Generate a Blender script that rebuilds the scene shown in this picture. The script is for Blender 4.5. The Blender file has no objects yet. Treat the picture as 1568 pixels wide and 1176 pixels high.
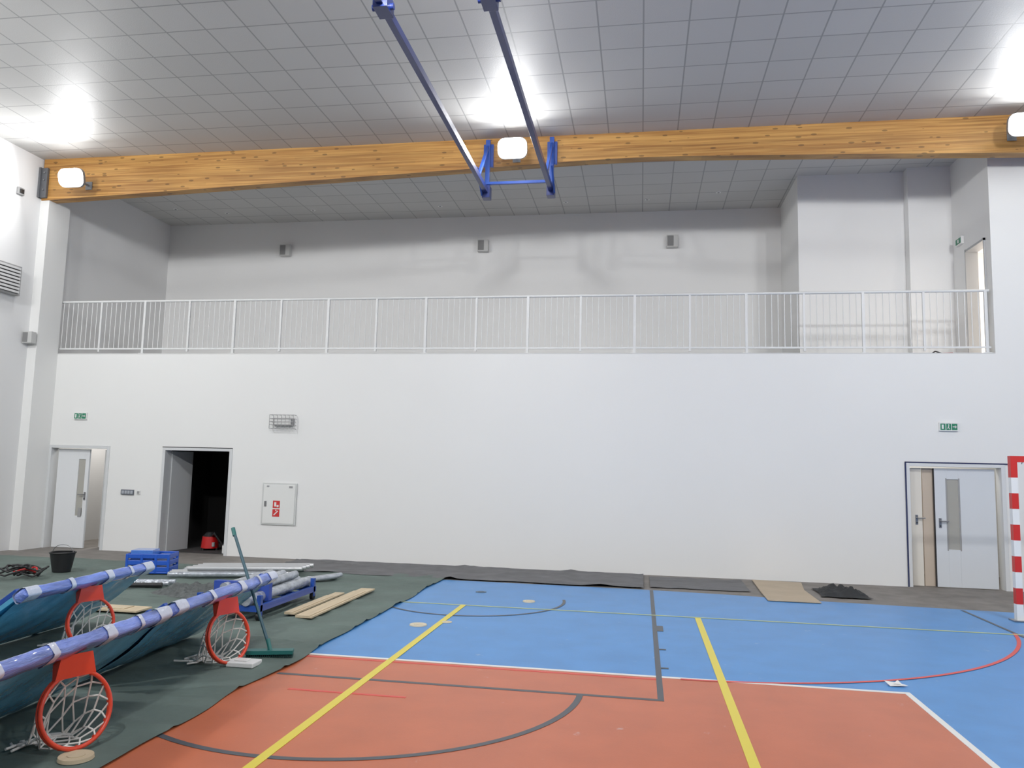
import bpy, bmesh, math, random
from mathutils import Vector, Matrix, noise
random.seed(4)
def lin(c):
    c=c/255.0
    return c/12.92 if c<=.04045 else ((c+.055)/1.055)**2.4
def rgb(r,g,b): return (lin(r),lin(g),lin(b),1)
MATS={}
def mat(name,col,rough=.6,metal=0.,var=0.,vscale=3.,bump=0.,bscale=40.,emit=None,estr=0.,alpha=1.,spec=.5,stretch=(1,1,1),coat=0.,trans=0.):
    if name in MATS: return MATS[name]
    m=bpy.data.materials.new(name); m.use_nodes=True
    nt=m.node_tree; N=nt.nodes; L=nt.links; b=N['Principled BSDF']
    b.inputs['Roughness'].default_value=rough; b.inputs['Metallic'].default_value=metal
    b.inputs['Specular IOR Level'].default_value=spec
    b.inputs['Coat Weight'].default_value=coat
    b.inputs['Transmission Weight'].default_value=trans
    c=rgb(*col)
    tc=N.new('ShaderNodeTexCoord'); mp=N.new('ShaderNodeMapping'); mp.inputs['Scale'].default_value=stretch
    L.new(tc.outputs['Object'],mp.inputs['Vector'])
    ns=N.new('ShaderNodeTexNoise'); ns.inputs['Scale'].default_value=vscale; ns.inputs['Detail'].default_value=5
    L.new(mp.outputs['Vector'],ns.inputs['Vector'])
    rp=N.new('ShaderNodeValToRGB')
    rp.color_ramp.elements[0].position=.3; rp.color_ramp.elements[1].position=.7
    rp.color_ramp.elements[0].color=tuple(max(0,x*(1-var)) for x in c[:3])+(1,)
    rp.color_ramp.elements[1].color=tuple(min(1,x*(1+var)) for x in c[:3])+(1,)
    L.new(ns.outputs['Fac'],rp.inputs['Fac']); L.new(rp.outputs['Color'],b.inputs['Base Color'])
    if bump>0:
        n2=N.new('ShaderNodeTexNoise'); n2.inputs['Scale'].default_value=bscale; n2.inputs['Detail'].default_value=4
        L.new(mp.outputs['Vector'],n2.inputs['Vector'])
        bp=N.new('ShaderNodeBump'); bp.inputs['Strength'].default_value=bump; bp.inputs['Distance'].default_value=.02
        L.new(n2.outputs['Fac'],bp.inputs['Height']); L.new(bp.outputs['Normal'],b.inputs['Normal'])
    if emit:
        b.inputs['Emission Color'].default_value=rgb(*emit); b.inputs['Emission Strength'].default_value=estr
    b.inputs['Alpha'].default_value=alpha
    MATS[name]=m; return m

class B:
    def __init__(s,name): s.name=name; s.bm=bmesh.new(); s.mats=[]
    def mi(s,m):
        if m not in s.mats: s.mats.append(m)
        return s.mats.index(m)
    def faces(s,vs,fs,m,smooth=False):
        k=s.mi(m); bv=[s.bm.verts.new(v) for v in vs]
        for f in fs:
            try:
                F=s.bm.faces.new([bv[i] for i in f]); F.material_index=k; F.smooth=smooth
            except ValueError: pass
    def box(s,a,b,m,M=None):
        x0,y0,z0=a;x1,y1,z1=b
        vs=[Vector(p) for p in ((x0,y0,z0),(x1,y0,z0),(x1,y1,z0),(x0,y1,z0),(x0,y0,z1),(x1,y0,z1),(x1,y1,z1),(x0,y1,z1))]
        if M: vs=[M@v for v in vs]
        s.faces(vs,[(0,3,2,1),(4,5,6,7),(0,1,5,4),(1,2,6,5),(2,3,7,6),(3,0,4,7)],m)
    def tube(s,p0,p1,r,m,n=10,r1=None,cap=True):
        p0=Vector(p0);p1=Vector(p1);r1=r if r1 is None else r1
        d=(p1-p0).normalized(); u=d.orthogonal().normalized(); v=d.cross(u)
        vs=[]
        for p,rr in ((p0,r),(p1,r1)):
            for i in range(n):
                a=2*math.pi*i/n; vs.append(p+u*math.cos(a)*rr+v*math.sin(a)*rr)
        s.faces(vs,[(i,(i+1)%n,n+(i+1)%n,n+i) for i in range(n)],m,True)
        if cap: s.faces(vs[:n],[tuple(range(n))[::-1]],m); s.faces(vs[n:],[tuple(range(n))],m)
    def bar(s,p0,p1,w,h,m,up=(0,0,1)):
        p0=Vector(p0);p1=Vector(p1); d=(p1-p0).normalized(); up=Vector(up)
        if abs(d.dot(up))>.99: up=Vector((1,0,0))
        a=d.cross(up).normalized(); b=a.cross(d)
        vs=[]
        for p in (p0,p1):
            for sx,sy in ((-1,-1),(1,-1),(1,1),(-1,1)): vs.append(p+a*sx*w/2+b*sy*h/2)
        s.faces(vs,[(3,2,1,0),(4,5,6,7),(0,1,5,4),(1,2,6,5),(2,3,7,6),(3,0,4,7)],m)
    def path(s,pts,r,m,n=8):
        for a,b in zip(pts[:-1],pts[1:]): s.tube(a,b,r,m,n)
    def torus(s,c,nrm,R,r,m,N=40,n=10):
        c=Vector(c);nrm=Vector(nrm).normalized();u=nrm.orthogonal().normalized();v=nrm.cross(u)
        vs=[];fs=[]
        for i in range(N):
            a=2*math.pi*i/N; d=u*math.cos(a)+v*math.sin(a)
            for j in range(n):
                b=2*math.pi*j/n; vs.append(c+d*(R+r*math.cos(b))+nrm*r*math.sin(b))
        for i in range(N):
            for j in range(n):
                fs.append((i*n+j,i*n+(j+1)%n,((i+1)%N)*n+(j+1)%n,((i+1)%N)*n+j))
        s.faces(vs,fs,m,True)
    def prism(s,pts,z0,z1,m):
        n=len(pts); vs=[Vector((p[0],p[1],z0)) for p in pts]+[Vector((p[0],p[1],z1)) for p in pts]
        s.faces(vs,[tuple(range(n))[::-1],tuple(range(n,2*n))]+[(i,(i+1)%n,n+(i+1)%n,n+i) for i in range(n)],m)
    def done(s,bevel=0.):
        bmesh.ops.recalc_face_normals(s.bm,faces=s.bm.faces)
        me=bpy.data.meshes.new(s.name); s.bm.to_mesh(me); s.bm.free()
        for m in s.mats: me.materials.append(m)
        o=bpy.data.objects.new(s.name,me); bpy.context.collection.objects.link(o)
        if bevel>0:
            md=o.modifiers.new('bevel','BEVEL'); md.width=bevel; md.segments=2; md.limit_method='ANGLE'
        return o

XL=-11.93; XR=11.93; YW=14.0; YR=17.74; YF=-8.0; ZC=7.75; ZS=3.89; TH=.2
# ---------- materials
wall=mat('white_paint',(229,229,227),.75,var=.006,vscale=.8,bump=.02,bscale=80)
wall_b=mat('white_paint_balcony',(228,228,227),.8,var=.01,vscale=.8,bump=.02,bscale=80)
wall_l=mat('white_paint_side',(222,222,222),.8,var=.01,vscale=.8,bump=.02,bscale=80)
conc=mat('dusty_screed',(120,115,110),.75,var=.18,vscale=4,bump=.15)
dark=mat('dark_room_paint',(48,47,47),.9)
frame_m=mat('door_frame_grey',(205,207,208),.45)
leaf_m=mat('door_leaf_white',(222,224,226),.4)
glass_m=mat('door_glass',(168,166,158),.15)
steel=mat('brushed_steel',(150,150,152),.3,metal=.9)
galv=mat('painted_rail',(216,217,216),.45)
blackp=mat('black_plastic',(22,22,24),.5)
whitep=mat('white_plastic',(228,228,226),.4)
greyp=mat('grey_plastic',(150,150,150),.5)
red=mat('red_enamel',(190,25,25),.35)
redp=mat('red_sign',(200,40,40),.5)
green=mat('exit_green',(20,120,85),.45)
bluest=mat('blue_steel',(24,42,104),.35,coat=.3)
bluel=mat('blue_steel_light',(32,72,158),.35,coat=.3)

# ---------- floor and court
o=B('floor'); o.box((-12.1,YF-.2,-.2),(12.1,18,0),conc); o.done()
def court_mat(name,col):
    m=mat(name,col,.38,var=.07,vscale=2.5,bump=.03,bscale=90,spec=.45)
    # scattered plaster-dust smudges lying on the vinyl
    nt=m.node_tree;N=nt.nodes;L=nt.links;b=N['Principled BSDF']
    src=b.inputs['Base Color'].links[0].from_socket
    tc=N.new('ShaderNodeTexCoord'); v=N.new('ShaderNodeTexNoise'); v.inputs['Scale'].default_value=5.5; v.inputs['Detail'].default_value=7; v.inputs['Roughness'].default_value=.65
    L.new(tc.outputs['Object'],v.inputs['Vector'])
    r=N.new('ShaderNodeValToRGB'); r.color_ramp.elements[0].position=.66; r.color_ramp.elements[0].color=(0,0,0,1); r.color_ramp.elements[1].position=.74; r.color_ramp.elements[1].color=(.4,.4,.4,1)
    L.new(v.outputs['Fac'],r.inputs['Fac']); mx=N.new('ShaderNodeMix'); mx.data_type='RGBA'
    L.new(r.outputs['Color'],mx.inputs['Factor']); L.new(src,mx.inputs['A']); mx.inputs['B'].default_value=rgb(205,208,212)
    L.new(mx.outputs['Result'],b.inputs['Base Color'])
    return m
blue_c=court_mat('court_blue',(72,136,200)); orange_c=court_mat('court_orange',(190,102,68))
o=B('blue_court_surface')
o.prism([(-3.3,-7.9),(11.8,-7.9),(11.8,11.75),(5.1,11.78),(2.65,11.95),(1.3,12.15),(0,12.25),(-3.3,12.28)],.0,.004,blue_c); o.done()
o=B('orange_court_surface'); o.prism([(-3.3,-7.9),(2.2,-7.9),(2.2,7.18),(-3.3,7.18)],.004,.006,orange_c); o.done()
wl=mat('line_white',(225,225,222),.4); yl=mat('line_yellow',(222,204,66),.4); gl=mat('line_grey',(74,78,84),.45); rl=mat('line_red',(212,66,58),.4)
yl2=mat('line_yellow_pale',(180,192,130),.4)
o=B('court_line_markings'); Z0,Z1=.009,.008
def ln(x0,y0,x1,y1,w,m,dz=0):
    if abs(x1-x0)<1e-6: o.box((x0-w/2,min(y0,y1),.0062),(x0+w/2,max(y0,y1),Z1+dz),m)
    else: o.box((min(x0,x1),y0-w/2,.0062),(max(x0,x1),y0+w/2,Z1+dz),m)
def arc(cx,cy,R,a0,a1,w,m,n=48,dz=.0):
    for i in range(n):
        a=math.radians(a0+(a1-a0)*i/n);b=math.radians(a0+(a1-a0)*(i+1)/n)
        q=[(cx+(R-w/2)*math.cos(a),cy+(R-w/2)*math.sin(a)),(cx+(R+w/2)*math.cos(a),cy+(R+w/2)*math.sin(a)),
           (cx+(R+w/2)*math.cos(b),cy+(R+w/2)*math.sin(b)),(cx+(R-w/2)*math.cos(b),cy+(R-w/2)*math.sin(b))]
        o.faces([Vector((p[0],p[1],Z1+.0008+dz)) for p in q],[(0,1,2,3)],m)
ln(-3.2,7.18,2.225,7.18,.05,wl); ln(2.2,-7,2.2,7.205,.05,wl,.0002)
ln(-3.2,7.09,.14,7.09,.035,rl); ln(-2.76,6.06,-1.79,6.06,.035,rl)
ln(-3.05,6.47,.19,6.47,.05,gl); ln(.165,6.445,.165,12.2,.05,gl,.0003)
ln(.165,9.32,.26,9.32,.3,gl,.0002)
for yy in (8.26,7.5): ln(.165,yy,.26,yy,.04,gl,.0002)
arc(-2.27,6.47,1.8,180,360,.05,gl); arc(-2.26,10.67,1.25,180,372,.04,gl)
ln(-2.265,-3,-2.265,10.16,.07,yl,.0015); ln(.70,-3,.70,10.1,.07,yl,.0015)
ln(-3.2,10.14,7,10.02,.035,yl2,.001)
arc(.35,11.25,4.1,270,345,.04,rl); ln(4.33,9.6,4.33,11.75,.04,gl,.0002)
o.done()

# ---------- dust sheets (cloth)
def cloth(name,x0,x1,y0,y1,step,m,amp,edge='x',seed=0,z=.014):
    b=B(name); nx=int((x1-x0)/step)+1; ny=int((y1-y0)/step)+1; vs=[];fs=[]
    for j in range(ny+1):
        for i in range(nx+1):
            u=i/nx; v=j/ny; x=x0+(x1-x0)*u; y=y0+(y1-y0)*v
            if 'x' in edge and u>.9: x+= (u-.9)*10*.07*noise.noise(Vector((seed,y*1.1,0)))*.9
            if 'y' in edge and v<.15: y+= (.15-v)/.15*.12*noise.noise(Vector((x*1.3,seed,2)))
            h=noise.noise(Vector((x*.9+seed,y*2.3,1)))*.5+abs(noise.noise(Vector((x*2.2,y*.8,seed+5))))*1.0
            r=abs(noise.noise(Vector((x*.6+3,y*1.2,seed+9))))
            ridge=max(0,1-r*14)
            vs.append(Vector((x,y,z+amp*(max(0,h)+ridge*1.2))))
    for j in range(ny):
        for i in range(nx):
            a=j*(nx+1)+i; fs.append((a,a+1,a+nx+2,a+nx+1))
    b.faces(vs,fs,m,True); return b.done()
cl=mat('green_dust_sheet',(88,103,97),.75,var=.18,vscale=1.6,bump=.5,bscale=6)
cl2=mat('grey_dust_sheet',(98,98,100),.75,var=.2,vscale=3,bump=.4,bscale=8)
cloth('dust_sheet',-11.5,-3.08,.5,12.6,.06,cl,.018,'x',1)
cloth('dust_sheet',-6.2,.05,12.32,13.9,.06,cl2,.02,'y',7,z=.02)
cloth('dust_sheet',.15,1.65,12.5,13.7,.06,cl2,.012,'y',12,z=.012)

# ---------- walls
op=[(-11.7,-10.42),(-9.2,-7.8),(4.40,5.85)]
o=B('wall_back'); x=-12.1
for a,b_ in op:
    o.box((x,YW,0),(a,YW+TH,ZS-.02),wall); o.box((a,YW,2.0),(b_,YW+TH,ZS-.02),wall); x=b_
o.box((x,YW,0),(12.1,YW+TH,ZS-.02),wall); o.box((5.82,YW,ZS-.02),(12.1,YW+TH,ZC),wall); o.done()
o=B('floor_balcony_slab'); o.box((-12,YW+.0,ZS-.02),(5.82,YR,ZS),mat('slab_edge',(205,205,203),.6)); o.box((-12,YW+TH,ZS-.3),(9,YR+.1,ZS-.02),wall_b); o.done()
o=B('wall_left'); o.box((XL-.2,YF-.2,0),(XL,18,ZC),wall_l); o.done()
o=B('wall_right'); o.box((XR,YF-.2,0),(XR+.2,14,ZC),wall); o.done()
o=B('wall_front'); o.box((XL,YF-.2,0),(XR,YF,ZC),wall); o.done()
o=B('wall_balcony_rear'); o.box((XL,YR,0),(9.2,YR+.2,ZC),wall_b); o.done()
o=B('wall_balcony_shaft'); o.box((3.06,15.82,ZS),(5.05,YR,ZC),wall_b); o.box((5.05,15.6,ZS),(5.82,YR,ZC),wall_b); o.done()
o=B('wall_balcony_side'); o.box((5.82,YW+TH,5.9),(5.98,15.6,ZC),wall_b); o.box((5.82,15.0,ZS),(5.98,15.6,5.9),wall_b)
fm=mat('door_frame_mid',(165,166,167),.5)
for y in (14.2,14.97): o.box((5.79,y,ZS),(6.0,y+.03,5.93),fm)
o.box((5.79,14.2,5.88),(6.0,15.0,5.92),fm)
beige=mat('corridor_beige',(226,208,192),.7)
o.box((8.6,YW+TH,ZS),(8.8,YR,6.7),beige); o.box((5.98,YW+TH,6.6),(8.8,YR,6.7),whitep)
o.done()
# rooms behind lower wall
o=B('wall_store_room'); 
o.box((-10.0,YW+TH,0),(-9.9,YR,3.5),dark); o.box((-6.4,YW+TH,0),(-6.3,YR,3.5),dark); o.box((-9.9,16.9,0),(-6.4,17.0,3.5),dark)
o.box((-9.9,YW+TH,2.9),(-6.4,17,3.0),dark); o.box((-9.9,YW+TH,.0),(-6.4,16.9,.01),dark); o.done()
o=B('wall_corridor'); o.box((3.3,YW+TH,0),(3.4,YR,3.5),wall_b); o.box((9.0,YW,0),(9.1,YR,3.5),wall_b); o.box((3.4,15.9,0),(9,16.0,3.5),wall); 
o.done()
# column
o=B('column_left'); o.box((XL,13.42,0),(-11.73,14.0,6.93),wall); o.done()

# ceiling with tile grid
m=bpy.data.materials.new('ceiling_tiles'); m.use_nodes=True; nt=m.node_tree;N=nt.nodes;L=nt.links;b=N['Principled BSDF']
tc=N.new('ShaderNodeTexCoord'); sp=N.new('ShaderNodeSeparateXYZ'); L.new(tc.outputs['Object'],sp.inputs[0])
def mth(op,a,b_=None,c=None):
    n=N.new('ShaderNodeMath'); n.operation=op
    for i,v in enumerate((a,b_,c)):
        if v is None: continue
        if isinstance(v,(int,float)): n.inputs[i].default_value=v
        else: L.new(v,n.inputs[i])
    return n.outputs[0]
def line(s,off):
    f=mth('FRACT',mth('DIVIDE',mth('ADD',s,off),.6)); d=mth('ABSOLUTE',mth('SUBTRACT',f,.5))
    return mth('GREATER_THAN',d,.482), mth('FLOOR',mth('DIVIDE',mth('ADD',s,off),.6))
lx,fx=line(sp.outputs[0],120.0); ly,fy=line(sp.outputs[1],120.2)
g=mth('MAXIMUM',lx,ly)
cb=N.new('ShaderNodeCombineXYZ'); L.new(fx,cb.inputs[0]); L.new(fy,cb.inputs[1])
wn=N.new('ShaderNodeTexWhiteNoise'); L.new(cb.outputs[0],wn.inputs['Vector'])
v=mth('MULTIPLY_ADD',wn.outputs['Value'],.03,.49)
mx=N.new('ShaderNodeMix'); mx.data_type='RGBA'
cc=N.new('ShaderNodeCombineColor'); 
L.new(v,cc.inputs[0]); L.new(mth('MULTIPLY',v,.99),cc.inputs[1]); L.new(mth('MULTIPLY',v,.96),cc.inputs[2])
L.new(g,mx.inputs['Factor']); L.new(cc.outputs[0],mx.inputs['A']); mx.inputs['B'].default_value=(.29,.29,.285,1)
L.new(mx.outputs['Result'],b.inputs['Base Color']); b.inputs['Roughness'].default_value=.5
ns=N.new('ShaderNodeTexNoise'); ns.inputs['Scale'].default_value=60; L.new(tc.outputs['Object'],ns.inputs['Vector'])
hh=mth('MULTIPLY_ADD',g,-1.0,mth('MULTIPLY',ns.outputs['Fac'],.5)); bp=N.new('ShaderNodeBump'); bp.inputs['Strength'].default_value=.35; bp.inputs['Distance'].default_value=.01
L.new(hh,bp.inputs['Height']); L.new(bp.outputs['Normal'],b.inputs['Normal'])
o=B('ceiling'); o.box((-12.1,YF-.2,ZC),(12.1,18,ZC+.2),m); o.done()
o=B('ceiling_spot_discs')
for x_,y_ in ((-11.0,16.5),(-9.9,16.9),(-7.7,16.9),(-4.6,16.9),(-1.7,16.9),(.1,16.9),(1.6,16.6)):
    o.tube((x_,y_,ZC-.012),(x_,y_,ZC+.01),.055,whitep,16); o.tube((x_,y_,ZC-.02),(x_,y_,ZC-.01),.025,greyp,12)
o.done()

# glulam beam
m=bpy.data.materials.new('glulam_wood'); m.use_nodes=True; nt=m.node_tree;N=nt.nodes;L=nt.links;b=N['Principled BSDF']
tc=N.new('ShaderNodeTexCoord'); mp=N.new('ShaderNodeMapping'); mp.inputs['Scale'].default_value=(.35,3,14); L.new(tc.outputs['Object'],mp.inputs[0])
n1=N.new('ShaderNodeTexNoise'); n1.inputs['Scale'].default_value=2.2; n1.inputs['Detail'].default_value=8; n1.inputs['Distortion'].default_value=.4; L.new(mp.outputs[0],n1.inputs['Vector'])
rp=N.new('ShaderNodeValToRGB'); e=rp.color_ramp.elements; e[0].position=.3;e[0].color=rgb(148,98,46); e[1].position=.72;e[1].color=rgb(208,158,88)
L.new(n1.outputs['Fac'],rp.inputs['Fac'])
sp=N.new('ShaderNodeSeparateXYZ'); L.new(tc.outputs['Object'],sp.inputs[0])
lam=mth('FLOOR',mth('DIVIDE',sp.outputs[2],.042)); seg=mth('FLOOR',mth('DIVIDE',mth('MULTIPLY_ADD',lam,1.37,sp.outputs[0]),3.1))
cb=N.new('ShaderNodeCombineXYZ'); L.new(lam,cb.inputs[0]); L.new(seg,cb.inputs[1]); wn=N.new('ShaderNodeTexWhiteNoise'); L.new(cb.outputs[0],wn.inputs['Vector'])
vo=N.new('ShaderNodeTexVoronoi'); vo.inputs['Scale'].default_value=1.0; mp2=N.new('ShaderNodeMapping'); mp2.inputs['Scale'].default_value=(3.4,5,10); L.new(tc.outputs['Object'],mp2.inputs[0]); L.new(mp2.outputs[0],vo.inputs['Vector'])
knot=mth('LESS_THAN',vo.outputs['Distance'],.17)
val=mth('MULTIPLY',mth('MULTIPLY_ADD',wn.outputs['Value'],.2,.84),mth('MULTIPLY_ADD',knot,-.5,1.0))
hs=N.new('ShaderNodeHueSaturation'); L.new(rp.outputs[0],hs.inputs['Color']); L.new(val,hs.inputs['Value']); hs.inputs['Saturation'].default_value=1.03
L.new(hs.outputs[0],b.inputs['Base Color']); b.inputs['Roughness'].default_value=.5
o=B('glulam_beam'); xs=[-11.9+23.8*i/48 for i in range(49)]; y0,y1=13.4,13.62
vs=[];fs=[]
for x_ in xs:
    zb=7.31-.0345*math.sqrt(x_*x_+.6)
    vs+= [Vector((x_,y0,zb)),Vector((x_,y1,zb)),Vector((x_,y1,ZC)),Vector((x_,y0,ZC))]
for i in range(48):
    a=4*i
    for k in range(4): fs.append((a+k,a+(k+1)%4,a+4+(k+1)%4,a+4+k))
fs+=[(0,1,2,3),(192,193,194,195)]
o.faces(vs,fs,m); beam=o.done()
o=B('beam_bracket'); dk=mat('grey_steel',(96,98,102),.45,metal=.3)
o.box((-11.92,13.34,6.94),(-11.76,13.39,7.55),dk); o.box((-11.92,13.30,6.94),(-11.88,13.4,7.55),dk)
for zz in (7.1,7.3,7.45): o.tube((-11.82,13.32,zz),(-11.82,13.35,zz),.018,steel,8)
o.done()

# ---------- railing
o=B('balcony_railing'); yr=14.06
o.tube((-11.92,yr,4.96),(5.78,yr,4.96),.024,galv,12)
o.bar((-11.92,yr,3.99),(5.78,yr,3.99),.03,.03,galv)
posts=[5.72-1.95*k for k in range(10)]
for p in posts:
    o.bar((p,yr,3.89),(p,yr,4.96),.045,.045,galv); o.box((p-.06,yr-.05,3.88),(p+.06,yr+.05,3.90),galv)
    if p>-11: o.bar((p-.975,yr,3.93),(p-.975,yr,4.96),.036,.036,galv)
for k in range(9):
    x1=posts[k]
    for h in range(2):
        xx=x1-.975*h
        for j in range(1,9): o.tube((xx-.975*j/9,yr,3.99),(xx-.975*j/9,yr,4.95),.008,galv,6,cap=False)
o.done()

# ---------- floodlights
LC=(.985,.99,1)
def flood(x_,y_,z_,tilt,power,glow=0,size=.42):
    b=B('floodlight'); M=Matrix.Translation((x_,y_,z_))@Matrix.Rotation(tilt,4,'X')
    hs_=mat('lamp_housing',(120,122,125),.4,metal=.2); em=mat('lamp_diffuser',(255,255,255),.4,emit=(255,255,252),estr=25)
    def rr(w,h,y0,y1,m_,r=.09):
        pts=[]
        for cx,cz,a0 in ((w-r,h-r,0),(-w+r,h-r,90),(-w+r,-h+r,180),(w-r,-h+r,270)):
            for k in range(6): a=math.radians(a0+18*k); pts.append((cx+r*math.cos(a),cz+r*math.sin(a)))
        n=len(pts); vs=[M@Vector((p[0],y,p[1])) for y in (y0,y1) for p in pts]
        b.faces(vs,[tuple(range(n)),tuple(range(n,2*n))]+[(i,(i+1)%n,n+(i+1)%n,n+i) for i in range(n)],m_)
    rr(.26,.18,0,.06,hs_,.12); rr(.25,.17,-.035,-.001,em,.13)
    for i in range(9): b.box((-.21+.05*i,.06,-.12),(-.2+.05*i,.10,.12),hs_,M)
    # bracket arm back to the beam
    if y_>10: b.bar((x_,y_+.08,z_+.02),(x_,13.395,z_+.02),.03,.03,hs_); b.box((x_-.07,13.385,z_-.06),(x_+.07,13.399,z_+.1),hs_)
    else: b.tube((x_,y_+.06,z_),(x_,y_+.06,ZC-.002),.009,hs_,8)
    b.done()
    ld=bpy.data.lights.new('floodlight_beam','AREA'); ld.shape='RECTANGLE'; ld.size=size; ld.size_y=size*.66; ld.energy=power; ld.color=LC
    lo=bpy.data.objects.new('floodlight_lamp',ld); bpy.context.collection.objects.link(lo)
    d=(M.to_3x3()@Vector((0,-1,0))).normalized()
    lo.rotation_mode='QUATERNION'; lo.rotation_quaternion=d.to_track_quat('-Z','Y'); lo.location=Vector((x_,y_,z_))+d*.05
    if glow:  # extra point light added before the lamp to brighten beam and ceiling around it
        ld=bpy.data.lights.new('added_glow_light','POINT'); ld.energy=glow; ld.shadow_soft_size=.1; ld.color=LC
        lo=bpy.data.objects.new('added_glow_light',ld); bpy.context.collection.objects.link(lo); lo.location=Vector((x_,y_,z_))+d*.17
PF=52; PB=250
for x_,z_ in ((-10.85,7.14),(-2.25,7.34),(5.95,7.36)):
    flood(x_,12.9,z_,math.radians(14),PF,glow=20,size=.34)
for y_,sc in ((6.0,.75),(-1.0,1.15)):
    for x_ in (-9.5,-2.2,5.9):
        flood(x_,y_,7.25,math.radians(180-33),PB*sc*(.8 if x_==-2.2 else 1.05),size=.42 if y_<0 else .9)
def room_light(name,loc,size,e,col=(1,.96,.9)):
    ld=bpy.data.lights.new(name,'AREA'); ld.size=size; ld.energy=e; ld.color=col
    lo=bpy.data.objects.new(name,ld); bpy.context.collection.objects.link(lo); lo.location=loc
room_light('corridor_ceiling_light',(5.0,15.0,3.2),.6,30)
room_light('corridor_ceiling_light',(-11.0,15.6,3.2),.6,45)
room_light('corridor_ceiling_light',(7.3,15.6,6.5),.6,150,(1,.93,.86))

# ---------- backboard hoist frame (blue steel)
o=B('ceiling_backboard_frame')
for X in (-2.76,-1.6):
    o.bar((X,6.3,6.7),(X,13.22,6.7),.075,.10,bluest)
    o.bar((X,13.3,6.6),(X,13.3,7.68),.08,.06,bluel,up=(0,1,0))
    o.box((X-.09,13.34,7.2),(X+.09,13.40,7.62),bluel)
    o.bar((X,13.28,7.55),(X,12.55,6.74),.05,.05,bluel)
    o.bar((X-.07 if X<-2 else X+.07,13.2,6.62),(X-.07 if X<-2 else X+.07,12.75,6.95),.03,.05,bluel)
    o.box((X-.07,13.18,6.57),(X+.07,13.36,6.80),bluest)
    for yb in (7.55,):
        o.box((X-.08,yb-.12,6.62),(X+.08,yb+.12,6.80),bluest); o.bar((X,yb,6.75),(X,yb-.5,7.7),.06,.06,bluest)
        o.tube((X-.12,yb,6.68),(X+.12,yb,6.68),.035,bluest,12)
        o.box((X-.15,yb-.65,7.68),(X+.15,yb-.35,7.748),bluest)
o.bar((-2.76,13.2,6.83),(-1.6,13.2,6.83),.05,.05,bluel)
o.bar((-2.76,6.9,6.7),(-1.6,6.9,6.7),.05,.05,bluest)
o.done(.004)

# ---------- wall fittings
def speaker(name,x_,y_,z_,s=1):
    b=B(name); b.box((x_-.13*s,y_-.16,z_-.14*s),(x_+.13*s,y_-.03,z_+.14*s),mat('speaker_case',(188,188,186),.5))
    b.box((x_-.11*s,y_-.168,z_-.12*s),(x_+.03*s,y_-.158,z_+.12*s),mat('speaker_grille',(130,130,130),.7,bump=.6,bscale=200))
    b.box((x_-.03,y_-.04,z_-.05),(x_+.03,y_,z_+.05),greyp)
    b.done(.01)
for X in (-8.71,-3.72,.67): speaker('wall_speaker',X,YR,7.0)
speaker('wall_speaker',-11.81,13.4,4.1,.8)
o=B('motion_sensor'); o.box((XL,12.8,6.83),(XL+.05,12.95,6.97),greyp); o.box((XL+.05,12.83,6.86),(XL+.07,12.92,6.94),blackp); o.done(.004)
o=B('air_vent_grille'); o.box((XL,12.15,4.85),(XL+.12,12.98,5.42),greyp)
for i in range(8): o.box((XL+.12,12.2,4.89+.065*i),(XL+.15,12.93,4.93+.065*i),mat('vent_louvre',(205,205,205),.4)); 
o.box((XL+.115,12.2,4.88),(XL+.122,12.93,5.39),blackp); o.done()
def exit_sign(x0,x1,z0,z1,y=YW):
    b=B('exit_sign'); b.box((x0,y-.035,z0),(x1,y,z1),whitep); w=x1-x0;h=z1-z0
    for a,c in ((.05,.32),(.36,.62),(.66,.95)): b.box((x0+a*w,y-.038,z0+.12*h),(x0+c*w,y-.034,z1-.12*h),green)
    wp=whitep; yy=(y-.041,y-.037)
    cx=x0+.49*w; b.tube((cx,yy[0],z0+.72*h),(cx,yy[1],z0+.72*h),.07*h,wp,10)
    b.bar((cx,yy[0],z0+.62*h),(cx-.02*w,yy[0],z0+.42*h),.004,.012,wp); b.bar((cx-.02*w,yy[0],z0+.42*h),(cx+.05*w,yy[0],z0+.22*h),.004,.01,wp)
    b.bar((cx-.02*w,yy[0],z0+.42*h),(cx-.08*w,yy[0],z0+.3*h),.004,.01,wp)
    b.bar((x0+.7*w,yy[0],z0+.5*h),(x0+.9*w,yy[0],z0+.5*h),.004,.012,wp); b.bar((x0+.82*w,yy[0],z0+.65*h),(x0+.9*w,yy[0],z0+.5*h),.004,.01,wp); b.bar((x0+.82*w,yy[0],z0+.35*h),(x0+.9*w,yy[0],z0+.5*h),.004,.01,wp)
    b.box((x0+.12*w,yy[0],z0+.25*h),(x0+.22*w,yy[1],z0+.75*h),wp)
    b.done()
exit_sign(-11.22,-10.94,2.55,2.69); exit_sign(4.90,5.19,2.57,2.71)
o=B('exit_sign'); o.box((5.77,15.08,6.08),(5.82,15.34,6.22),whitep); o.box((5.765,15.1,6.1),(5.771,15.32,6.2),green); o.box((5.76,15.18,6.12),(5.766,15.22,6.18),whitep); o.done()
o=B('caged_emergency_light'); o.box((-6.93,YW-.07,2.49),(-6.54,YW,2.63),greyp); o.box((-6.9,YW-.09,2.51),(-6.57,YW-.07,2.61),whitep)
wire=mat('cage_wire',(150,150,150),.35,metal=.3)
for zz in (2.43,2.50,2.56,2.62,2.69):
    o.path([(-6.98,YW,zz),(-6.98,YW-.13,zz),(-6.5,YW-.13,zz),(-6.5,YW,zz)],.005,wire,6)
for i in range(7):
    xx=-6.98+.48*i/6; o.path([(xx,YW,2.69),(xx,YW-.13,2.69),(xx,YW-.13,2.43),(xx,YW,2.43)],.005,wire,6)
o.done()
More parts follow.
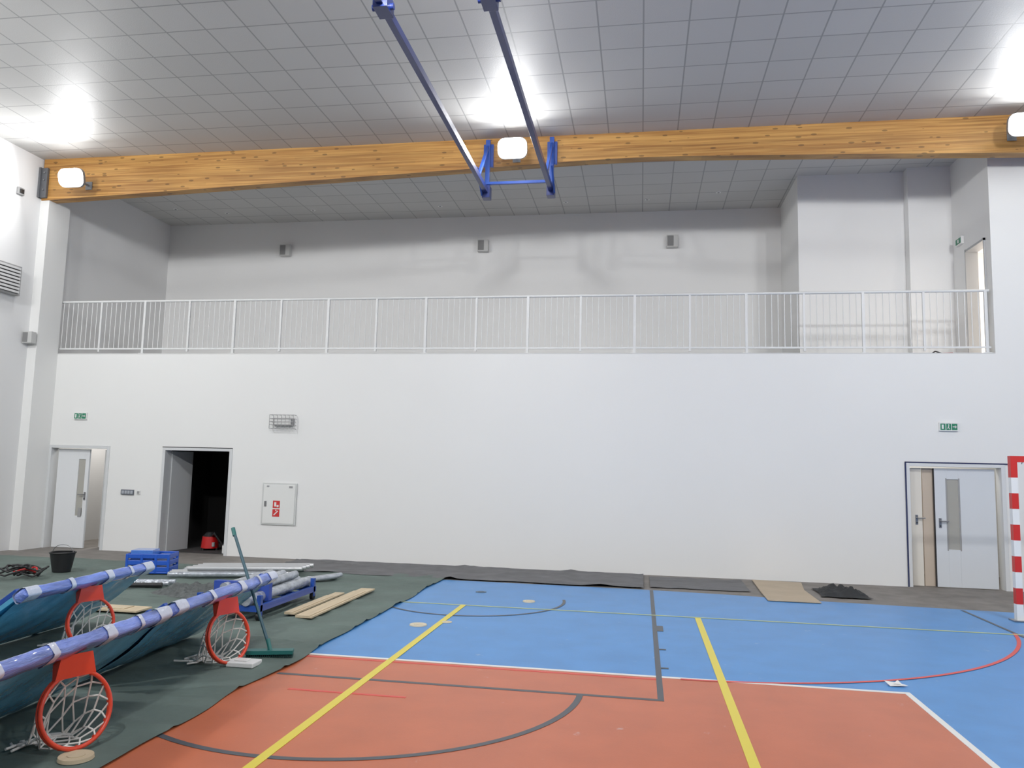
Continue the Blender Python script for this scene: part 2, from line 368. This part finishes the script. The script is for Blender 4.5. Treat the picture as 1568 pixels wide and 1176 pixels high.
o=B('fire_hydrant_cabinet'); cm=mat('cabinet_white',(224,225,222),.4); o.box((-7.09,YW-.03,.617),(-6.40,YW,1.40),mat('cabinet_frame',(200,202,200),.4)); o.box((-7.06,YW-.04,.645),(-6.43,YW-.028,1.37),cm)
for z0,z1 in ((.93,1.07),(.77,.91)):
    o.box((-6.86,YW-.045,z0),(-6.72,YW-.038,z1),redp)
o.box((-6.83,YW-.048,.96),(-6.79,YW-.044,1.04),whitep); o.box((-6.78,YW-.048,.95),(-6.74,YW-.044,.99),whitep); o.bar((-6.83,YW-.047,.8),(-6.75,YW-.047,.88),.004,.02,whitep)
o.tube((-6.79,YW-.048,.89),(-6.79,YW-.044,.89),.012,whitep,8)
o.box((-7.03,YW-.055,.96),(-6.99,YW-.038,1.06),steel); 
o.box((-7.0,YW-.045,1.32),(-6.95,YW-.038,1.35),greyp); o.box((-6.55,YW-.045,1.31),(-6.48,YW-.038,1.35),greyp)
o.done(.003)
o=B('socket_panel'); o.box((-10.06,YW-.03,1.09),(-9.79,YW,1.19),mat('socket_grey',(90,95,105),.4))
for i in range(4): o.box((-10.04+.063*i,YW-.035,1.11),(-9.99+.063*i,YW-.028,1.17),mat('socket_face',(165,170,178),.4))
o.done(.003)
o=B('light_switch'); o.box((-9.73,YW-.02,1.1),(-9.65,YW,1.18),whitep); o.box((-9.715,YW-.026,1.115),(-9.665,YW-.018,1.165),greyp); o.done(.003)

# ---------- doors
def handle(b,x_,y_,z_,dirx):
    b.box((x_-.02,y_-.012,z_-.11),(x_+.02,y_,z_+.05),steel); b.tube((x_,y_-.05,z_),(x_,y_,z_),.011,steel,8); b.tube((x_,y_-.05,z_),(x_+dirx*.12,y_-.05,z_),.011,steel,8); b.tube((x_,y_-.016,z_-.08),(x_,y_-.01,z_-.08),.012,blackp,8)
def doorframe(b,x0,x1,m,z1=2.0,w=.06,depth=TH):
    b.box((x0-w*.6,YW-.015,0),(x0+w*.4,YW+depth,z1+w*.6),m); b.box((x1-w*.4,YW-.015,0),(x1+w*.6,YW+depth,z1+w*.6),m); b.box((x0+w*.4,YW-.015,z1-w*.4),(x1-w*.4,YW+depth,z1+w*.6),m)
def leaf(b,x0,x1,y_,z1,win=None,M=None,m=leaf_m):
    t=.045
    if win:
        a,c,d,e_=win
        b.box((x0,y_,0.01),(a,y_+t,z1),m,M); b.box((c,y_,.01),(x1,y_+t,z1),m,M); b.box((a,y_,.01),(c,y_+t,d),m,M); b.box((a,y_,e_),(c,y_+t,z1),m,M)
        b.box((a,y_+.015,d),(c,y_+.03,e_),glass_m,M)
    else: b.box((x0,y_,.01),(x1,y_+t,z1),m,M)
o=B('door_1'); doorframe(o,-11.7,-10.42,frame_m); leaf(o,-11.60,-10.90,YW+.10,1.96,(-11.13,-10.98,.64,1.76)); handle(o,-10.94,YW+.10,1.06,-1)
o.box((-11.06,YW+.085,.62),(-10.99,YW+.1,.8),greyp)
M=Matrix.Translation((-10.46,YW+.13,0))@Matrix.Rotation(math.radians(-40),4,'Z'); leaf(o,-.42,0,0,1.96,None,M,mat('door_leaf_grey',(205,209,212),.4)); o.done(.003)
o=B('door_2'); doorframe(o,-9.2,-7.8,frame_m); 
M=Matrix.Translation((-9.15,YW+TH,0))@Matrix.Rotation(math.radians(82),4,'Z'); leaf(o,0,.6,0,1.96,None,M,mat('door_leaf_light_grey',(190,192,193),.5)); o.box((-9.24,YW-.02,2.03),(-7.76,YW-.01,2.045),blackp); o.done(.003)  # light grey leaf standing open into the store room
tape=mat('masking_tape_blue',(28,38,80),.6)
o=B('door_3'); doorframe(o,4.40,5.85,mat('door_frame_white',(214,216,217),.45)); leaf(o,4.83,5.76,YW+.08,1.95,(5.02,5.2,.62,1.77),None,mat('door_leaf_cool',(212,216,220),.4)); handle(o,4.9,YW+.08,1.08,1)
o.box((4.345,YW-.02,.0),(4.37,YW-.014,2.05),tape); o.box((4.345,YW-.02,2.03),(5.93,YW-.014,2.052),tape)
o.box((5.0,YW+.075,.6),(5.02,YW+.083,1.79),greyp); o.box((5.2,YW+.075,.6),(5.22,YW+.083,1.79),greyp)
leaf(o,4.42,4.64,YW+.12,1.95,None,None,mat('door_leaf_cream',(226,220,208),.45)); handle(o,4.55,YW+.12,1.12,1)
o.box((4.66,YW+.14,.01),(4.83,YW+.18,1.95),mat('door_edge_tan',(196,180,162),.6)); o.box((4.815,YW+.08,.01),(4.83,YW+.125,1.95),blackp)
o.done(.003)

# ---------- backboards lying tipped on the floor
film=mat('shrink_film_blue',(84,164,204),.22,var=.22,vscale=3,bump=.6,bscale=6,coat=.5)
pad=mat('wrapped_padding',(112,136,214),.25,var=.5,vscale=2.5,bump=.7,bscale=10,coat=.7,stretch=(5,1.0,5))
padw=mat('wrap_film_white',(200,208,226),.2,var=.1,bump=.7,bscale=14,coat=.6)
rimm=mat('rim_orange',(222,62,30),.35,coat=.4); netm=mat('net_white',(236,234,228),.8); wood=mat('plywood',(196,178,148),.7,var=.1,vscale=3,stretch=(8,.6,1))
def backboard(xc,yc,yaw,H=.68,rim_yaw=-18,rim_y=0,W=1.8,name='basketball_backboard'):
    e=bpy.data.objects.new(name,None); bpy.context.collection.objects.link(e)
    M=Matrix.Translation((xc,yc,0))@Matrix.Rotation(math.radians(yaw),4,'Z')
    al=math.asin((H-.05)/1.05); bd=Vector((math.cos(al),0,math.sin(al)))
    nrm=Vector((math.sin(al),0,-math.cos(al)))
    top=Vector((0,0,H-.04)); bot=top-bd*1.05
    parts=[]
    b=B('board')
    def P(s_,y_,n_): return M@(bot+bd*s_+nrm*n_+Vector((0,y_,.03)))
    def slab(s0,s1,y0,y1,n0,n1,m):
        vs=[P(s,y,n) for n in (n0,n1) for s,y in ((s0,y0),(s1,y0),(s1,y1),(s0,y1))]
        b.faces(vs,[(3,2,1,0),(4,5,6,7),(0,1,5,4),(1,2,6,5),(2,3,7,6),(3,0,4,7)],m)
    slab(0,1.05,-W/2,W/2,-.02,.02,film)
    for s0,s1,y0,y1 in ((0,.05,-W/2,W/2),(0,1,-W/2,-W/2+.05),(0,1,W/2-.05,W/2),(.5,.54,-W/2,W/2)): slab(s0,s1,y0,y1,-.06,-.02,bluel)
    parts.append(b.done(.004))
    b=B('film_drape'); nx,ny=10,40; vs=[];fs=[]
    for j in range(ny+1):
        for i in range(nx+1):
            s=i/nx; y_=-W/2-.02+(W+.04)*j/ny
            sag=.10*math.sin(math.pi*s)*(1+.5*noise.noise(Vector((y_*3+xc,s*2,yc))))+.03*noise.noise(Vector((y_*7,s*5,xc)))
            p=M@(bot+bd*(.02+s*1.0)+nrm*(.03)+Vector((0,y_,0.02))-Vector((0,0,sag*.5))); p.z=max(p.z,.04); vs.append(p)
    for j in range(ny):
        for i in range(nx): a=j*(nx+1)+i; fs.append((a,a+1,a+nx+2,a+nx+1))
    b.faces(vs,fs,film,True); parts.append(b.done())
    b=B('edge_padding'); n=16; seg=60; vs=[];fs=[]
    def se(a,k): 
        c=math.cos(a); return math.copysign(abs(c)**k,c)
    for j in range(seg+1):
        y_=-W/2-.04+(W+.08)*j/seg
        for i in range(n):
            a=2*math.pi*i/n; r=1+.16*noise.noise(Vector((y_*6+xc,a*1.5,yc)))
            if j in (0,seg): r*=.7
            vs.append(M@(top+Vector((0,y_,.0))+bd*(se(a,.5)*.062*r)+nrm*(se(a-math.pi/2,.5)*.045*r)))
    for j in range(seg):
        for i in range(n): fs.append((j*n+i,j*n+(i+1)%n,(j+1)*n+(i+1)%n,(j+1)*n+i))
    fs+=[tuple(range(n)),tuple(range(seg*n,seg*n+n))]
    b.faces(vs,fs,pad,True)
    for yy,l in ((-.85,.08),(-.35,.03),(.2,.05),(.55,.02),(.86,.08)):
        vs=[]
        for y_ in (yy-l,yy+l):
            for i in range(n):
                a=2*math.pi*i/n; r=1.13+.12*noise.noise(Vector((y_*9,a*2,xc)))
                vs.append(M@(top+Vector((0,y_,.0))+bd*(se(a,.5)*.062*r)+nrm*(se(a-math.pi/2,.5)*.045*r)))
        b.faces(vs,[(i,(i+1)%n,n+(i+1)%n,n+i) for i in range(n)],padw,True)
    parts.append(b.done())
    # rim
    Rm=M@Matrix.Translation((-.02,rim_y,H-.10))@Matrix.Rotation(math.radians(rim_yaw),4,'Z')
    rd=Vector((.22,0,-.976)).normalized(); w=Vector((0,1,0)); nn=rd.cross(w).normalized()
    if nn.x<0: nn=-nn
    b=B('rim'); R=.222; L0=H-.12; c=rd*(L0/.976-R-.025)
    T=lambda v: Rm@v
    q=Rm.to_3x3()
    b.torus(T(c),q@nn,R,.0135,rimm)
    b.torus(T(c-nn*.024),q@nn,R+.004,.009,rimm)
    t0=Vector((0,0,0)); t1=c-rd*R*.86
    vs=[T(t0+w*.1+nn*.04),T(t0-w*.1+nn*.04),T(t1-w*.13+nn*.012),T(t1+w*.13+nn*.012),T(t0+w*.1-nn*.05),T(t0-w*.1-nn*.05),T(t1-w*.13-nn*.02),T(t1+w*.13-nn*.02)]
    b.faces(vs,[(0,1,2,3),(7,6,5,4),(0,4,5,1),(1,5,6,2),(2,6,7,3),(3,7,4,0)],rimm)
    for k in range(12):
        a=2*math.pi*k/12; p=c+(w*math.cos(a)+rd*math.sin(a))*R; b.torus(T(p-nn*.02),q@w,.014,.004,rimm,10,5)
    parts.append(b.done())
    # net
    b=B('net'); rings=[]; n=12
    for k in range(6):
        f=k/5; rr=R*(1-.5*f); cc=c-nn*(.30*f)+rd*(.12*f*f)
        ring=[]
        for i in range(n):
            a=2*math.pi*(i+.5*(k%2))/n
            p=cc+(w*math.cos(a)+rd*math.sin(a))*rr+Vector((0,.03*math.sin(i*2.1+k),.02*math.cos(i*1.7+k)))*f
            p=T(p)-Vector((0,0,.12*f*f)); p.z=max(p.z,.04); ring.append(p)
        rings.append(ring)
    for k in range(5):
        for i in range(n):
            j=(i+1)%n if k%2 else (i-1)%n
            b.tube(rings[k][i],rings[k+1][i],.006,netm,5,cap=False); b.tube(rings[k][i],rings[k+1][j],.006,netm,5,cap=False)
    for i in range(12):
        p=rings[5][i]; p2=p+Vector((random.uniform(-.14,.02),random.uniform(-.12,.08),0)); p2.z=.04; b.tube(p,p2,.009,netm,5)
        p3=p2+Vector((random.uniform(-.06,.04),random.uniform(-.1,.04),0)); b.tube(p2,p3,.009,netm,5)
    parts.append(b.done())
    for p in parts: p.parent=e
    return e
backboard(-3.46,4.56,4,rim_yaw=-24,rim_y=-.06)
backboard(-3.62,6.58,3,rim_yaw=-22,rim_y=.02)
backboard(-5.14,6.82,3,rim_yaw=-24)
def disc(name,x_,y_,r,h,m,z=0.02):
    b=B(name); b.tube((x_,y_,z),(x_,y_,z+h),r,m,28,r1=r*.96); b.tube((x_,y_,z+h),(x_,y_,z+h+.004),r*.5,m,20); b.done()
disc('wooden_disc',-3.30,4.36,.10,.02,wood)
o=B('foam_block'); o.box((-3.55,6.5,.02),(-3.3,6.68,.06),whitep); o.box((-3.5,6.55,.06),(-3.38,6.63,.075),whitep); o.done(.01)
capm=mat('floor_cap',(205,195,170),.5)
disc('floor_socket_cap',-2.47,8.75,.10,.012,capm,.005); disc('floor_socket_cap',-1.48,10.66,.085,.012,capm,.005); disc('floor_socket_cap',-2.26,11.25,.08,.006,mat('floor_cap_dark',(70,95,120),.4,metal=.4),.005); disc('floor_socket_cap',-2.2,9.0,.06,.006,capm,.006)
o=B('paper_scrap'); o.faces([Vector(p) for p in ((2.12,7.36,.012),(2.27,7.38,.02),(2.22,7.5,.012),(2.10,7.47,.03))],[(0,1,2,3)],whitep); o.faces([Vector(p) for p in ((2.16,7.40,.03),(2.24,7.42,.012),(2.22,7.5,.035))],[(0,1,2)],whitep); o.done()

# broom
teal=mat('teal_plastic',(30,104,100),.4); bris=mat('dark_bristle',(20,60,58),.9)
o=B('broom'); o.tube((-3.36,6.93,.10),(-4.0,7.33,1.10),.015,mat('broom_handle',(48,84,96),.4),12); o.tube((-3.98,7.315,1.06),(-4.02,7.345,1.13),.02,teal,12)
o.tube((-3.345,6.92,.07),(-3.39,6.95,.17),.02,teal,10)
M=Matrix.Translation((-3.35,6.92,0))@Matrix.Rotation(math.radians(18),4,'Z'); o.box((-.21,-.05,.05),(.21,.05,.085),teal,M)
for i in range(24):
    for j in (-.03,0,.03): o.box((-.205+.0175*i,j-.008,.02),(-.195+.0175*i,j+.008,.052),bris,M)
o.done(.002)
# bucket
o=B('bucket'); bx,by=-8.87,11.05; o.tube((bx,by,.03),(bx,by,.32),.13,blackp,24,r1=.18,cap=False); o.tube((bx,by,.03),(bx,by,.04),.13,blackp,24); o.torus((bx,by,.32),(0,0,1),.18,.012,blackp,30,8)
o.path([(bx+.18*math.cos(t),by,.32+.12*math.sin(t)) for t in [math.pi*k/10 for k in range(11)]],.005,steel,6); o.done()
def crumple(name,cx,cy,w,l,h,m,seed,z=.02):
    b=B(name); n=26; vs=[];fs=[]
    for j in range(n+1):
        for i in range(n+1):
            u=i/n*2-1;v=j/n*2-1; r=min(1,math.hypot(u,v))
            k=1+.22*noise.noise(Vector((u*1.5+seed,v*1.5,0)))
            hh_=(1-r**3)*h*(.45+.9*abs(noise.noise(Vector((u*2.5,v*2.5,seed))))+.5*noise.noise(Vector((u*6,v*6,seed+3))))
            vs.append(Vector((cx+u*w/2*k,cy+v*l/2*k,z+max(0,hh_))))
    for j in range(n):
        for i in range(n): a=j*(n+1)+i; fs.append((a,a+1,a+n+2,a+n+1))
    b.faces(vs,fs,m,True); return b.done()
crumple('black_cloth_heap',3.0,12.75,.75,.9,.12,mat('black_cloth',(38,40,42),.85,bump=.5,bscale=10),3)
crumple('grey_cloth_heap',-5.9,9.9,1.0,.8,.16,mat('grey_netting',(84,88,88),.9,var=.3,vscale=20,bump=.8,bscale=30),5)
o=B('cable_coil')
for k in range(7):
    cx,cy=-8.9+.12*math.sin(k*2.1),10.3+.12*math.cos(k*1.7); R_=.16+.03*(k%3)
    pts=[(cx+R_*math.cos(t),cy+R_*.8*math.sin(t),.05+.018*k+.06*abs(math.sin(t*1.5+k))) for t in [2*math.pi*i/20 for i in range(21)]]
    o.path(pts,.014,blackp if k!=3 else red,6)
o.done()
# cardboard sheet
o=B('cardboard_sheet'); cbm=mat('cardboard',(176,160,138),.8,var=.06); 
o.prism([(1.78,11.72),(2.5,11.72),(2.5,12.9),(2.62,13.75),(1.85,13.85),(1.8,12.6)],.012,.022,cbm); o.done()
# planks
for i,(x_,y0,y1,w_) in enumerate(((-3.78,8.6,10.75,.2),(-4.02,8.75,10.3,.13))):
    o=B('plywood_plank'); o.box((x_-w_/2,y0,.04),(x_+w_/2,y1,.06),wood); o.box((x_-w_/2,y0,.06),(x_+w_/2-.03,y1-.3,.068),wood); o.done(.002)
o=B('plywood_plank'); o.box((-6.6,8.35,.04),(-5.7,8.65,.06),wood); o.box((-6.5,8.4,.06),(-5.9,8.6,.07),wood); o.done(.002)
# blue transport frame with wrapped tubes
silver=mat('silver_wrap',(178,184,192),.22,metal=.45,var=.25,vscale=9,bump=.7,bscale=16)
o=B('blue_steel_trolley'); x0,x1,y0,y1=-4.95,-4.22,8.35,9.9
for x_ in (x0,x1): o.bar((x_,y0,.16),(x_,y1,.16),.05,.07,bluel)
for y_ in (y0,y0+.5,y1-.5,y1): o.bar((x0,y_,.16),(x1,y_,.16),.05,.06,bluel)
for x_ in (x0,x1):
    for y_ in (y0+.05,y1-.05): o.tube((x_-.02,y_,.075),(x_+.02,y_,.075),.05,blackp,16); o.bar((x_,y_,.07),(x_,y_,.30),.05,.05,bluel)
for i in range(4): o.tube((x0+.1+.17*i,y0-.05,.25),(x0+.12+.17*i,y1+.05,.25),.06,silver,14)
for i in range(3): o.tube((x0+.2+.17*i,y0+.2,.345),(x0+.16+.17*i,y1-.1,.345),.05,silver,14)
o.box((x0+.02,y0+.3,.2),(x1-.02,y0+.38,.40),mat('blue_strap',(40,70,160),.5)); o.done()
o=B('steel_tube_bundle'); tb=mat('tube_alu',(206,208,210),.28,metal=.5)
for i in range(7):
    y_=11.05+.13*i; o.tube((-7.0-.05*(i%3),y_-.1,.08),(-5.45+.06*(i%2),y_+.5,.08),.04,tb if i%3 else silver,14)
for i in range(4):
    y_=11.2+.14*i; o.tube((-6.8,y_-.05,.155),(-5.2,y_+.5,.155),.035,tb,14)
o.done()
o=B('steel_tube_bundle'); 
for i in range(3): o.tube((-7.6,9.7+.16*i,.075),(-6.5,10.05+.16*i,.075),.035,silver if i else blackp,12)
for i in range(3): o.tube((-5.2,10.3+.1*i,.075),(-4.6,11.6+.1*i,.075),.035,silver,12)
o.done()
# blue crate
o=B('blue_crate'); bc=mat('crate_blue',(25,80,185),.4); M=Matrix.Translation((-7.6,11.45,0))@Matrix.Rotation(math.radians(15),4,'Z')
o.box((-.33,-.22,.03),(.33,.22,.06),bc,M)
for z0 in (.06,.16,.26): 
    o.box((-.33,-.22,z0),(.33,-.2,z0+.07),bc,M); o.box((-.33,.2,z0),(.33,.22,z0+.07),bc,M); o.box((-.33,-.2,z0),(-.31,.2,z0+.07),bc,M); o.box((.31,-.2,z0),(.33,.2,z0+.07),bc,M)
for x_ in (-.33,-.11,.1,.29): o.box((x_,-.225,.05),(x_+.04,-.198,.33),bc,M); o.box((x_,.198,.05),(x_+.04,.225,.33),bc,M)
o.box((-.28,-.16,.06),(.05,.16,.38),mat('film_clear_blue',(70,120,205),.2,bump=.6,bscale=12,coat=.5),M); o.box((.08,-.15,.06),(.27,.15,.30),padw,M); o.done(.008)
# things in the store room doorway
o=B('vacuum_cleaner'); o.tube((-8.55,14.75,.05),(-8.55,14.75,.28),.17,red,24,r1=.15); o.tube((-8.55,14.75,.28),(-8.55,14.75,.36),.15,blackp,24,r1=.08); o.tube((-8.42,14.65,.09),(-8.42,14.65,.17),.03,greyp,10)
o.path([(-8.45,14.65,.3),(-8.35,14.55,.35),(-8.25,14.6,.2),(-8.15,14.65,.06),(-8.05,14.6,.05)],.025,blackp,8)
for a in (0,2.1,4.2): o.tube((-8.55+.15*math.cos(a),14.75+.15*math.sin(a),.01),(-8.55+.15*math.cos(a),14.75+.15*math.sin(a),.06),.03,blackp,8)
o.done()
o=B('paint_can'); o.tube((-7.95,14.32,.01),(-7.95,14.32,.17),.08,whitep,20); o.torus((-7.95,14.32,.17),(0,0,1),.08,.006,steel,24,6); o.tube((-7.95,14.32,.165),(-7.95,14.32,.168),.075,greyp,20); o.done()
o=B('fire_extinguisher'); o.tube((5.2,15.0,ZS+.075),(5.5,14.92,ZS+.075),.07,red,18); o.tube((5.2,15.0,ZS+.075),(5.14,15.015,ZS+.075),.05,red,14,r1=.025); o.box((5.08,14.99,ZS+.05),(5.15,15.04,ZS+.12),blackp); o.path([(5.12,14.97,ZS+.1),(5.2,14.9,ZS+.16),(5.35,14.86,ZS+.1)],.012,blackp,8); o.done()
# handball goal
o=B('handball_goal'); rr=mat('goal_red',(205,40,35),.4); ww=mat('goal_white',(235,235,232),.4); y_=11.1
for X in (4.76,7.84):
    for i in range(10): o.box((X-.04,y_-.04,.02+.2*i),(X+.04,y_+.04,.02+.2*(i+1)),rr if i%2 else ww)
    o.box((X-.09,y_-.09,.006),(X+.09,y_+.09,.02),steel)
n_=15
for i in range(n_): 
    a=4.72+3.16*i/n_; o.box((a,y_-.04,2.02),(a+3.16/n_,y_+.04,2.10),rr if i%2==0 else ww)
for X in (4.9,5.4,5.9,6.4,6.9,7.4): o.tube((X,y_+.045,2.03),(X,y_+.07,2.0),.006,greyp,6)
o.done()

# ---------- world, camera
w=bpy.data.worlds.new('world'); bpy.context.scene.world=w; w.use_nodes=True; w.node_tree.nodes['Background'].inputs[0].default_value=(.5,.5,.5,1); w.node_tree.nodes['Background'].inputs[1].default_value=.05
cd=bpy.data.cameras.new('camera'); cam=bpy.data.objects.new('camera',cd); bpy.context.collection.objects.link(cam)
cd.sensor_width=36; cd.lens=36*1193.43/1568; cd.clip_start=.05; cd.clip_end=100
r=Vector((.98646,.16232,.02346)); u=-Vector((.00576,.10871,-.99406)); bk=-Vector((-.16391,.98073,.1063))
cam.matrix_world=Matrix(((r.x,u.x,bk.x,0),(r.y,u.y,bk.y,0),(r.z,u.z,bk.z,1.8),(0,0,0,1)))
bpy.context.scene.camera=cam
bpy.context.scene.view_settings.view_transform='Standard'
bpy.context.scene.view_settings.exposure=0.03
bpy.context.scene.view_settings.gamma=1.08
